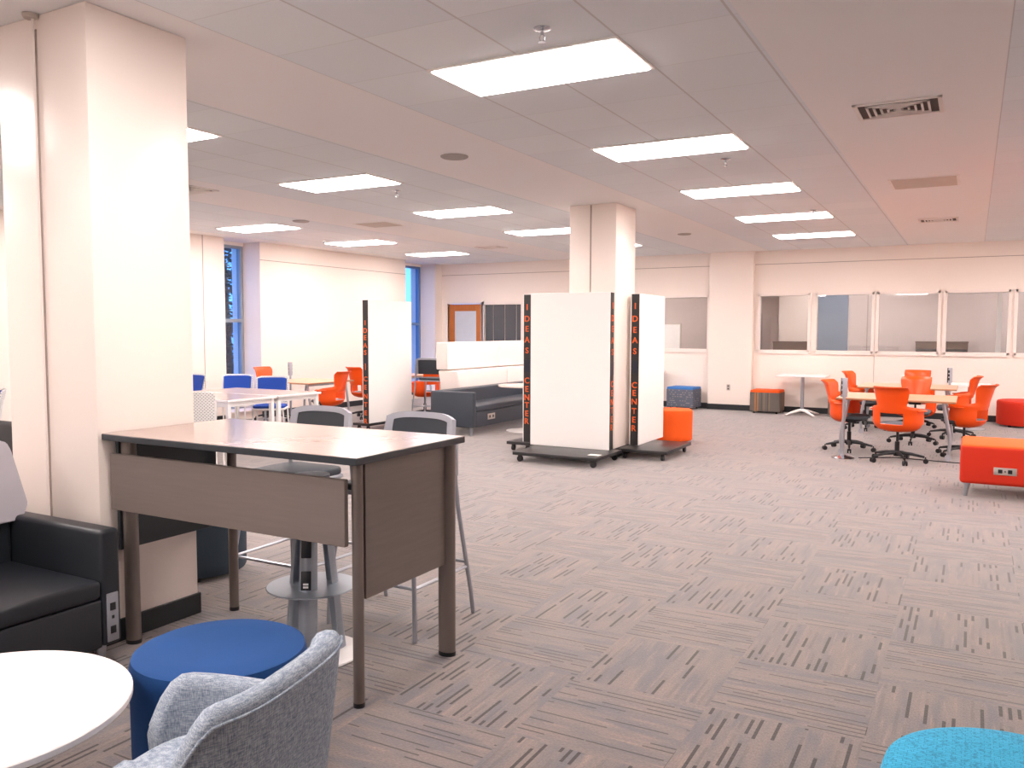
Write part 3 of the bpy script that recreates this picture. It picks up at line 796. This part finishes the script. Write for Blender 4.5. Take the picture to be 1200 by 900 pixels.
# power plate on the front of the arm (far arm)
pl = MB().box(W_ + .003, W_ + .009, L - .083, L - .022, .12, .35, .004, 2).build('power_plate', M['outlet'], t)
for zc in (.285, .235, .175): MB().box(W_ + .008, W_ + .0115, L - .067 + (.008 if zc == .235 else 0), L - .038 - (.008 if zc == .235 else 0), zc - .018 if zc != .235 else zc - .008, zc + .018 if zc != .235 else zc + .008, .002, 2).build('socket', M['black'], pl)
# pale high back
b = MB()
out = [(-.9, .62), (-.06, .62), (-.03, .70), (-.105, .98), (-.125, 1.02), (-.16, 1.035), (-.9, 1.035)]
b2 = bmesh.new(); vs = [b2.verts.new((0, y, z)) for y, z in out]; f_ = b2.faces.new(vs)
r_ = bmesh.ops.extrude_face_region(b2, geom=[f_])
for v in r_['geom']:
    if isinstance(v, bmesh.types.BMVert): v.co.x = -.07
bmesh.ops.bevel(b2, geom=b2.edges[:], offset=.006, segments=2, affect='EDGES')
b._merge(b2, Matrix.Translation((.21, L, 0)))
b.build('high_back', M['greyvinyl'], t)['label'] = 'pale grey high back panel'

# far sofa with cream high back
t, W_, L = sofa('sofa', 'charcoal vinyl sofa with a tall cream upholstered back', -7.20, -6.44, 10.45, 13.4, M['leather2'], None, .66, None, seatz=.45, zb=.13)
pl = MB().box(W_ + .006, W_ + .012, .42, .64, .22, .31, .003, 2).build('power_plate', M['outletwhite'], t)
for yy in (.48, .58): MB().box(W_ + .011, W_ + .015, yy - .02, yy + .02, .245, .285, .002, 1).build('socket', M['black'], pl)
for j, (ya, yb) in enumerate(((.75, 2.42), (2.44, 4.1))):
    MB().box(-.40, -.18, ya, yb, .94, 1.385, .02, 3).build('high_back', M['creamvinyl'], t)
    lo = MB(); lo.box(-.38, -.01, ya + (.03 if j == 0 else 0), yb, .30, .925, .02, 3)
    if j == 0:
        for v in lo.bm.verts:
            if v.co.y < 1.2 and v.co.z < .6: v.co.y += .16
    lo.build('high_back', M['creamvinyl'], t)

# ------------------------------------------------------------------ mobile whiteboards
def letters(parent, chars, to_matrix, size, mat_=None):
    """upright capitals stacked down the edge band"""
    for ch, z in chars:
        cu = bpy.data.curves.new('glyph', 'FONT'); cu.body = ch; cu.size = size; cu.extrude = .0012; cu.offset = size * .022
        ob = bpy.data.objects.new('glyph', cu)
        COL.objects.link(ob); bpy.context.view_layer.update()
        me = bpy.data.meshes.new_from_object(ob.evaluated_get(bpy.context.evaluated_depsgraph_get()))
        xs = [v.co.x for v in me.vertices]; ysn = [v.co.y for v in me.vertices]
        me.transform(Matrix.Translation((-(min(xs) + max(xs)) / 2, -(min(ysn) + max(ysn)) / 2, 0)))
        me.transform(to_matrix(z)); bm = bmesh.new(); bm.from_mesh(me)
        bpy.data.meshes.remove(me); bpy.data.objects.remove(ob); bpy.data.curves.remove(cu)
        link_mesh('letter', bm, M['letter'], parent, smooth=False)

LET_A = [('I', 1.88), ('D', 1.73), ('E', 1.60), ('A', 1.46), ('S', 1.32), ('C', .93), ('E', .82), ('N', .71), ('T', .61), ('E', .50), ('R', .40)]
LET_B = [('I', 1.89), ('D', 1.73), ('E', 1.59), ('A', 1.46), ('S', 1.32), ('C', .89), ('E', .79), ('N', .68), ('T', .56), ('E', .45), ('R', .34)]
LET_D = [('I', 1.69), ('D', 1.57), ('E', 1.46), ('A', 1.34), ('S', 1.23), ('|', 1.01), ('C', .82), ('E', .69), ('N', .55), ('T', .42), ('E', .29), ('R', .16)]
def mobile_board(label, x, y, rz, bx0, bx1, by0, by1, let, L=1.1, both=False, band=1.12):
    """board stands along local +Y from y=0 to L, its narrow edge faces -Y; thickness along X"""
    t = thing('mobile_whiteboard', label, 'whiteboard', (x, y, 0), rz)
    th = .065
    for s_ in (-1, 1):
        MB().box(min(s_ * th, s_ * (th - .014)), max(s_ * th, s_ * (th - .014)), 0, L, .125, 2.045, .003, 1).build('writing_surface', M['whiteboard'], t)
    for k_, (ya, yb) in enumerate(((-.004, .06), (L - .06, L + .004))):
        e = MB().box(-th + .0145, th - .0145, ya, yb, .125, 2.04, .002, 1).build('edge_band', M['blackmetal'], t)
        MB().box(-th + .016, th - .016, ya - .0015 if k_ == 0 else yb, ya if k_ == 0 else yb + .0015, 1.04, 1.20).build('blank_panel', M['navyvinyl'], e)
        if k_ == 0 or both:
            if k_ == 0: mt = lambda z, ya=ya: Matrix.Translation((0, ya - .0035, z)) @ Matrix.Rotation(R(90), 4, 'X')
            else: mt = lambda z, yb=yb: Matrix.Translation((0, yb + .0035, z)) @ Matrix.Rotation(R(180), 4, 'Z') @ Matrix.Rotation(R(90), 4, 'X')
            letters(e, let, mt, .105)
    MB().box(bx0, bx1, by0, by1, .085, .125, .006, 2).build('platform', M['blackmetal'], t)
    for cx in (bx0 + .07, bx1 - .07):
        for cy in (by0 + .07, by1 - .07):
            c = MB().box(cx - .02, cx + .02, cy - .02, cy + .02, .07, .086).build('caster', M['black'], t)
            MB().cyl((cx - .016, cy, .036), (cx + .016, cy, .036), .036, seg=18).build('wheel', M['black'], c)
    return t
mobile_board('mobile whiteboard turned broad side on before the middle column', -4.93 + 1.1, 9.43, R(90), -.72, .07, -.12, .98, LET_A, L=1.08)
mobile_board('mobile whiteboard standing edge on, right of the middle column', -3.74, 9.98, 0, -.07, .56, -.38, .62, LET_B, L=.95)
mobile_board('mobile whiteboard mostly hidden behind the broad-side one', -5.055, 9.55, 0, -.28, .07, -.05, 1.1, LET_A, L=1.0)
mobile_board('mobile whiteboard apart from the others, by the sofa end', -8.235, 10.2, 0, -.25, .07, -.02, 1.15, LET_D, L=1.12)

tag(MB().box(-3.90, -3.76, 8.88, 8.98, .1255, .1275).build('paper_card', M['paper']), 'small white card lying on the black platform of the broad-side whiteboard', 'card')

# ------------------------------------------------------------------ orange task chairs
def make_orange():
    t = thing('task_chair', 'x', 'chair')
    # occupant faces +Y, back at -Y
    def fm(z):
        if z < .655: return 103
        if z < .70:
            k = (z - .655) / .045; k = 1 - (1 - k) ** 2; return 103 - 60 * k
        return 43 + 11 * min(1, (z - .70) / .16)
    zs = [.385, .392, .41, .44, .475, .51, .545, .58, .61, .635, .655, .657, .66, .665, .672, .685, .70, .73, .765, .80, .84, .88, .90, .915, .925, .93]
    def rad(z):
        return {.385: .30, .392: .55, .41: .78, .44: .92, .475: .98}.get(z, 1.0)
    N = len(zs) - 1; NU = 36
    def sh(u, v):
        z = zs[int(round(v * N))]; a = (u - .5) * 2 * fm(z); k = rad(z)
        lean = 0 if z < .6 else (z - .6) * .30
        fl = .04 * max(0, (z - .88) / .05) ** 1.5
        rw = .275 - .037 * min(1, max(0, (z - .655) / .045))
        x = math.sin(R(a)) * rw * k; y = -math.cos(R(a)) * .235 * k
        if abs(a) > 75 and z < .66: y += 0.0
        zz = z
        if abs(a) > 78: zz = z - (.0 if z < .6 else .02) * (abs(a) - 78) / 25
        return Vector((x, y - lean - fl, zz))
    def keep(u, v):
        zi = int(v * N); a = (u - .5) * 2 * 103
        if abs(a) < 27 and zs[zi] >= .475 and zs[zi + 1] <= .62: return False
        if abs(a) > 88 and zs[zi] < .475: return False
        return True
    MB().grid(sh, NU, N, keep, thick=.012).build('shell', M['orange'], t, angle=50)
    # arm ledges
    for s_ in (-1, 1):
        def led(u, v, s_=s_):
            a = R(s_ * (62 + 41 * u)); rr = 1 + .16 * v
            return Vector((math.sin(a) * .275 * rr, -math.cos(a) * .235 * rr, .652 - .012 * v))
        MB().grid(led, 8, 2, thick=.01).build('arm_ledge', M['orange'], t, angle=50)
    MB().prism(rrect(.44, .43, .12, cy=.02), .435, .475, .014).build('seat', M['seatgrey'], t)
    MB().prism(rrect(.40, .36, .1, cy=.02), .412, .436, .004).build('seat_pan', M['black'], t)
    MB().box(-.09, .09, -.11, .11, .375, .413, .01, 2).build('mechanism', M['black'], t)
    MB().cyl((0, 0, .10), (0, 0, .25), .027).cyl((0, 0, .25), (0, 0, .38), .016).build('gas_column', M['black'], t)
    MB().lathe([(0, .075), (.04, .075), (.045, .12), (.03, .14), (0, .14)], seg=20).build('hub', M['black'], t)
    for k in range(5):
        a = R(90 + 72 * k); dx, dy = math.cos(a), math.sin(a)
        lg = MB().tube([(dx * .03, dy * .03, .115), (dx * .16, dy * .16, .105), (dx * .30, dy * .30, .078)], [.024, .019, .013], 8).build('leg', M['black'], t)
        n_ = (-dy, dx)
        c = MB(); 
        for q in (-.016, .016): c.cyl((dx * .315 + n_[0] * (q - .008), dy * .315 + n_[1] * (q - .008), .029), (dx * .315 + n_[0] * (q + .008), dy * .315 + n_[1] * (q + .008), .029), .029, seg=16)
        c.cyl((dx * .31, dy * .31, .03), (dx * .31, dy * .31, .08), .008, seg=8); c.build('caster', M['black'], lg)
    return t
OC = Kind(make_orange)
OC.at(-.76, 11.02, R(-16), 'orange swivel chair seen from behind at the near orange-chair table')
OC.at(-1.40, 11.8, R(-100), 'orange swivel chair at the power-pole end of the near table')
OC.at(-.70, 13.0, R(178), 'orange swivel chair facing out across the near table')
OC.at(-.06, 11.95, R(64), 'orange swivel chair turned sideways at the bench end of the near table')
OC.at(-.22, 13.95, R(84), 'orange swivel chair at the ottoman end of the far table')
OC.at(-1.48, 14.45, R(-100), 'farthest orange swivel chair beside the cafe table')
OC.at(-.80, 15.25, R(178), 'orange swivel chair behind the far table by the back wall')
OC.at(-8.95, 10.15, R(100), 'orange swivel chair in the open between the window and mobile whiteboard')
OC.at(-9.5, 11.75, R(-10), 'orange swivel chair half hidden by the lone mobile whiteboard')
OC.at(-8.66, 12.4, R(70), 'orange swivel chair just behind the distant grey stool')
OC.at(-10.60, 10.62, R(-90), 'orange chair just peeking up behind the blue chairs')

# silver-legged tables
def make_meeting():
    t = thing('meeting_table', 'x', 'table')
    W_, D_ = 1.36, 1.1
    MB().box(-W_ / 2, W_ / 2, -D_ / 2, D_ / 2, .708, .73, .004, 1).build('edge_band', M['tanedge'], t)
    MB().box(-W_ / 2 + .003, W_ / 2 - .003, -D_ / 2 + .003, D_ / 2 - .003, .729, .733).build('tabletop', M['tan'], t, smooth=False)
    for sx in (-1, 1):
        for sy in (-1, 1):
            px, py = sx * (W_ / 2 - .12), sy * (D_ / 2 - .09)
            lg = MB().tube([(px - sx * .02, py, .708), (px - sx * .0, py, .6), (px + sx * .02, py, .5), (px + sx * .055, py, .33), (px + sx * .065, py, .2), (px + sx * .055, py, .07)], [.02, .021, .023, .022, .02, .018], 12).build('leg', M['silver'], t)
            c = MB(); c.cyl((px + sx * .05, py - .014, .038), (px + sx * .05, py + .014, .038), .038, seg=20); c.build('caster', M['greyplastic'], lg)
        MB().box(sx * (W_ / 2 - .12) - .02, sx * (W_ / 2 - .12) + .02, -D_ / 2 + .09, D_ / 2 - .09, .675, .707, .004, 1).build('crossbar', M['silver'], t)
    return t
MT = Kind(make_meeting)
MT.at(-.83, 11.85, 0, 'maple-topped table nearest the orange bench')
MT.at(-.86, 14.3, 0, 'maple-topped table closer to the back wall')
mt_ = MT.at(-9.72, 10.5, 0, 'maple-topped table by the window wall behind the blue chairs')
mt_.scale.x = .8
MT.at(-9.52, 12.78, 0, 'maple-topped table mostly hidden by the lone mobile whiteboard').scale.x = .7
t = thing('white_table', 'small white table end behind the far maple-topped table', 'table', (-.02, 15.35, 0))
MB().prism(rrect(.6, .6, .04), .70, .73, .004).build('tabletop', M['white'], t)
MB().cyl((0, 0, .02), (0, 0, .70), .03).build('post', M['silver'], t); MB().lathe([(0, 0), (.24, 0), (.24, .01), (0, .02)]).build('base', M['silver'], t)

# power poles
def make_pole():
    t = thing('power_pole', 'x', 'power pole')
    MB().lathe([(0, 0), (.135, 0), (.14, .006), (.10, .02), (.03, .035), (0, .035)], seg=36).build('base', M['chrome'], t)
    MB().cyl((0, 0, .03), (0, 0, .78), .018, seg=16).build('pole', M['silver'], t)
    h_ = MB().box(-.032, .032, -.022, .022, .76, 1.0, .006, 2).build('outlet_head', M['greyplastic'], t)
    for zc in (.82, .88, .94): MB().box(-.036, -.0325, -.014, .014, zc - .02, zc + .02, .001, 1).box(.0325, .036, -.014, .014, zc - .02, zc + .02, .001, 1).build('socket', M['black'], h_)
    MB().box(-.034, .034, .012, .03, .76, 1.0, .004, 2).build('head_cover', M['black'], t)
    return t
PP = Kind(make_pole)
pole0 = PP.at(-1.38, 11.05, R(35), 'silver power pole at the near table corner')
PP.at(-.30, 14.98, R(60), 'silver power pole behind the far maple table')
PP.at(-10.67, 11.1, R(60), 'silver power pole standing between blue and orange chairs by the windows')
tag(MB().tube([(-1.2, 11.1, .007), (-.8, 11.35, .007), (-.2, 11.25, .007), (.4, 11.2, .007)], .006, 6).build('extension_cable', M['black']), 'black cable lying on the carpet under the near orange-chair table', 'cable')

# ------------------------------------------------------------------ things along the back wall
def cube_seat(x, y, w_, d_, h, rz, ms, mt, label):
    t = thing('cube_ottoman', label, 'ottoman', (x, y, 0), rz)
    MB().box(-w_ / 2, w_ / 2, -d_ / 2, d_ / 2, .04, h - .04, .015, 3).build('side', ms, t)
    MB().box(-w_ / 2 + .003, w_ / 2 - .003, -d_ / 2 + .003, d_ / 2 - .003, h - .06, h, .02, 3).build('seat_pad', mt, t)
    for sx in (-1, 1):
        for sy in (-1, 1): MB().cyl((sx * (w_ / 2 - .07), sy * (d_ / 2 - .07), 0), (sx * (w_ / 2 - .07), sy * (d_ / 2 - .07), .045), .02).build('foot', M['black'], t)
cube_seat(-3.44, 16.42, .56, .48, .45, 0, M['stripe'], M['orangefab'], 'striped grey cube ottoman with orange top next to the wall pillar')
cube_seat(-2.02, 16.42, .56, .48, .45, 0, M['stripe'], M['orangefab'], 'striped cube ottoman partly hidden behind the orange chairs')
cube_seat(-5.10, 16.44, .56, .48, .45, R(-4), M['dots'], M['bluetop'], 'dotted grey cube ottoman with blue top')
def make_cafe():
    t = thing('cafe_table', 'x', 'table')
    MB().prism(rrect(.86, .76, .05), .735, .76, .006).build('tabletop', M['white'], t)
    MB().cyl((0, 0, .09), (0, 0, .735), .032, seg=24).build('post', M['silver'], t)
    MB().box(-.16, .16, -.16, .16, .722, .735).build('plate', M['silver'], t)
    for k in range(4):
        a = R(45 + 90 * k); dx, dy = math.cos(a), math.sin(a)
        MB().tube([(dx * .01, dy * .01, .10), (dx * .12, dy * .12, .085), (dx * .36, dy * .36, .022)], [.035, .03, .02], 10, flat=.8).build('leg', M['white'], t)
    return t
CF = Kind(make_cafe)
CF.at(-2.76, 16.22, 0, 'white square cafe table between the two striped cube ottomans')
CF.at(-5.98, 16.25, 0, 'white cafe table mostly hidden behind the mobile whiteboards')
t = thing('wall_outlet', 'steel wall outlet on the wall pillar', 'outlet', (-4.25, BACK - .14, .45))
MB().box(-.035, .035, -.006, 0, -.06, .06, .002, 1).build('plate', M['outletwhite'], t)
for zz in (-.027, .027): MB().box(-.017, .017, -.009, -.006, zz - .016, zz + .016, .002, 1).build('socket', M['ventdark'], t)

# orange bench
t = thing('bench', 'red-orange upholstered bench with power plate', 'bench', (-.07, 9.0, 0))
MB().box(0, 1.9, 0, .78, .13, .50, .035, 4).build('seat', M['redorange'], t)  # darker than the top pad: shade on the front put into the colour
MB().box(.006, 1.894, .006, .774, .455, .505, .03, 4).build('top_pad', M['orangefab'], t)
for sx in (.07, 1.83):
    for sy in (.07, .71): MB().cyl((sx, sy, .14), (sx - (.02 if sx < 1 else -.02), sy, 0), .028, .018, 16).build('leg', M['silver'], t)
pl = MB().box(.28, .47, -.006, 0, .235, .305, .004, 2).build('power_plate', M['outletwhite'], t)
for xx in (.335, .415): MB().box(xx - .018, xx + .018, -.010, -.006, .252, .288, .002, 1).build('socket', M['black'], pl)
MB().cyl((.375, -.006, .27), (.375, -.009, .27), .007, seg=12).build('button', M['black'], pl)

# ------------------------------------------------------------------ blue chairs and white tables
def make_blue():
    t = thing('side_chair', 'x', 'chair')
    def bk(u, v):
        x = (u - .5) * (.44 + .02 * v); z = .50 + v * .39; r_ = abs(u - .5) * 2
        return Vector((x, -.20 - .09 * v + .05 * r_ ** 2, z - .04 * max(0, r_ - .75) * 4 * v * v * .5))
    MB().grid(bk, 14, 10, thick=.012).build('backrest', M['whitemesh'], t)
    MB().grid(lambda u, v: bk(.04 + .92 * u, .10 + .84 * v) + Vector((0, .022, 0)), 14, 8, thick=.018).build('back_pad', M['bluechair'], t, angle=50)['label'] = 'blue back pad'
    MB().prism(rrect(.45, .44, .1), .445, .485, .014).build('seat', M['bluechair'], t)['label'] = 'blue seat pad'
    MB().prism(rrect(.47, .46, .1), .42, .446, .006).build('seat_pan', M['whiteplastic'], t)
    for sx in (-1, 1):
        MB().tube([(sx * .20, .16, .43), (sx * .225, .2, .2), (sx * .235, .215, 0)], .012, 10).build('leg', M['whiteplastic'], t)
        MB().tube([(sx * .235, -.255, .78), (sx * .225, -.20, .5), (sx * .22, -.18, .43), (sx * .225, -.22, .2), (sx * .235, -.25, 0)], .012, 10).build('leg', M['whiteplastic'], t)
    return t
BC = Kind(make_blue)
BC.at(-9.83, 9.02, R(212), 'blue-padded white chair below the narrow window')
BC.at(-8.98, 8.92, R(216), 'blue-padded white chair closest to the power pole')
BC.at(-10.62, 8.75, R(175), 'blue-padded white chair cut off by the near column edge')
BC.at(-7.66, 6.5, R(38), 'white mesh-backed chair seen from behind at the column edge')
BC.at(-9.86, 5.3, R(150), 'blue-padded chair glimpsed between the picture edge and the near column')
def make_white_table():
    t = thing('training_table', 'x', 'table')
    W_, D_ = 1.6, .8
    MB().box(-W_ / 2, W_ / 2, -D_ / 2, D_ / 2, .715, .742, .004, 1).build('edge_band', M['white'], t)
    MB().box(-W_ / 2 + .012, W_ / 2 - .012, -D_ / 2 + .012, D_ / 2 - .012, .741, .744).build('tabletop', M['greige2'], t, smooth=False)
    f = MB()
    for sy in (-1, 1): f.box(-W_ / 2 + .04, W_ / 2 - .04, sy * (D_ / 2 - .05) - .012, sy * (D_ / 2 - .05) + .012, .66, .715)
    for sx in (-1, 1): f.box(sx * (W_ / 2 - .05) - .012, sx * (W_ / 2 - .05) + .012, -D_ / 2 + .05, D_ / 2 - .05, .66, .715)
    f.build('apron', M['whiteplastic'], t, smooth=False)
    for sx in (-1, 1):
        for sy in (-1, 1): MB().box(sx * (W_ / 2 - .05) - .025, sx * (W_ / 2 - .05) + .025, sy * (D_ / 2 - .05) - .025, sy * (D_ / 2 - .05) + .025, 0, .716, .004, 1).build('leg', M['whiteplastic'], t)
    return t
WT = Kind(make_white_table)
WT.at(-8.5, 7.37, 0, 'white-framed table nearer the tall table')
WT.at(-8.5, 8.19, 0, 'white-framed table pushed against its twin, under the blue chairs')

# lounge table behind the boards
t = thing('lounge_table', 'round pale table with a white disc base by the charcoal sofa', 'table', (-6.12, 11.5, 0))
MB().lathe([(0, 0), (.30, 0), (.30, .012), (.06, .03), (0, .03)]).build('base', M['white'], t)
MB().cyl((0, 0, .03), (0, 0, .7), .03).build('post', M['silver'], t)
MB().lathe([(0, .70), (.42, .70), (.425, .71), (.42, .725), (0, .725)]).build('tabletop', M['greige'], t)
# dark low seat beyond the near column
t = thing('lounge_chair', 'black low chair glimpsed beyond the pale high back', 'chair', (-7.0, 3.72, 0))
MB().box(-.5, .5, -.4, .4, .08, .5, .03, 3).build('seat', M['leather'], t)
MB().box(-.5, .5, .3, .4, .5, .8, .03, 3).build('backrest', M['leather'], t)
for sx in (-.4, .4):
    for sy in (-.32, .32): MB().cyl((sx, sy, 0), (sx, sy, .09), .02).build('leg', M['silver'], t)

# ------------------------------------------------------------------ world, camera, view
wd_ = bpy.data.worlds.new('dusk_sky'); SC.world = wd_; wd_.use_nodes = True
nt = wd_.node_tree; nt.nodes.clear()
out = nt.nodes.new('ShaderNodeOutputWorld'); bg = nt.nodes.new('ShaderNodeBackground')
nt.links.new(bg.outputs[0], out.inputs[0])
tc = nt.nodes.new('ShaderNodeTexCoord'); sp = nt.nodes.new('ShaderNodeSeparateXYZ'); nt.links.new(tc.outputs['Generated'], sp.inputs[0])
rp = nt.nodes.new('ShaderNodeValToRGB'); nt.links.new(sp.outputs[2], rp.inputs[0])
rp.color_ramp.elements[0].position = 0; rp.color_ramp.elements[0].color = (.16, .44, .95, 1)
rp.color_ramp.elements[1].position = .5; rp.color_ramp.elements[1].color = (.07, .25, .85, 1)
nt.links.new(rp.outputs[0], bg.inputs[0]); bg.inputs[1].default_value = 1.5

F, YAW, PITCH, ROLL, H = 975.4, R(28.939), R(3.707), R(.142), 1.583
fw = Vector((-math.sin(YAW) * math.cos(PITCH), math.cos(YAW) * math.cos(PITCH), -math.sin(PITCH)))
rt = Vector((math.cos(YAW), math.sin(YAW), 0)); up = rt.cross(fw)
r2 = rt * math.cos(ROLL) + up * math.sin(ROLL); u2 = up * math.cos(ROLL) - rt * math.sin(ROLL)
cam = bpy.data.cameras.new('camera'); cam.sensor_width = 36; cam.lens = F / 1200 * 36; cam.clip_start = .05; cam.clip_end = 200
co = bpy.data.objects.new('camera', cam); COL.objects.link(co)
m3 = Matrix((r2, u2, -fw)).transposed(); co.matrix_world = Matrix.Translation((0, 0, H)) @ m3.to_4x4()
SC.camera = co
SC.view_settings.view_transform = 'Standard'; SC.view_settings.look = 'None'
SC.view_settings.gamma = 1; SC.view_settings.exposure = 1.1; SC.view_settings.use_curve_mapping = False
SC.cycles.max_bounces = 8; SC.cycles.diffuse_bounces = 5; SC.cycles.glossy_bounces = 4; SC.cycles.transparent_max_bounces = 8
SC.cycles.use_denoising = True; SC.cycles.sample_clamp_indirect = 8
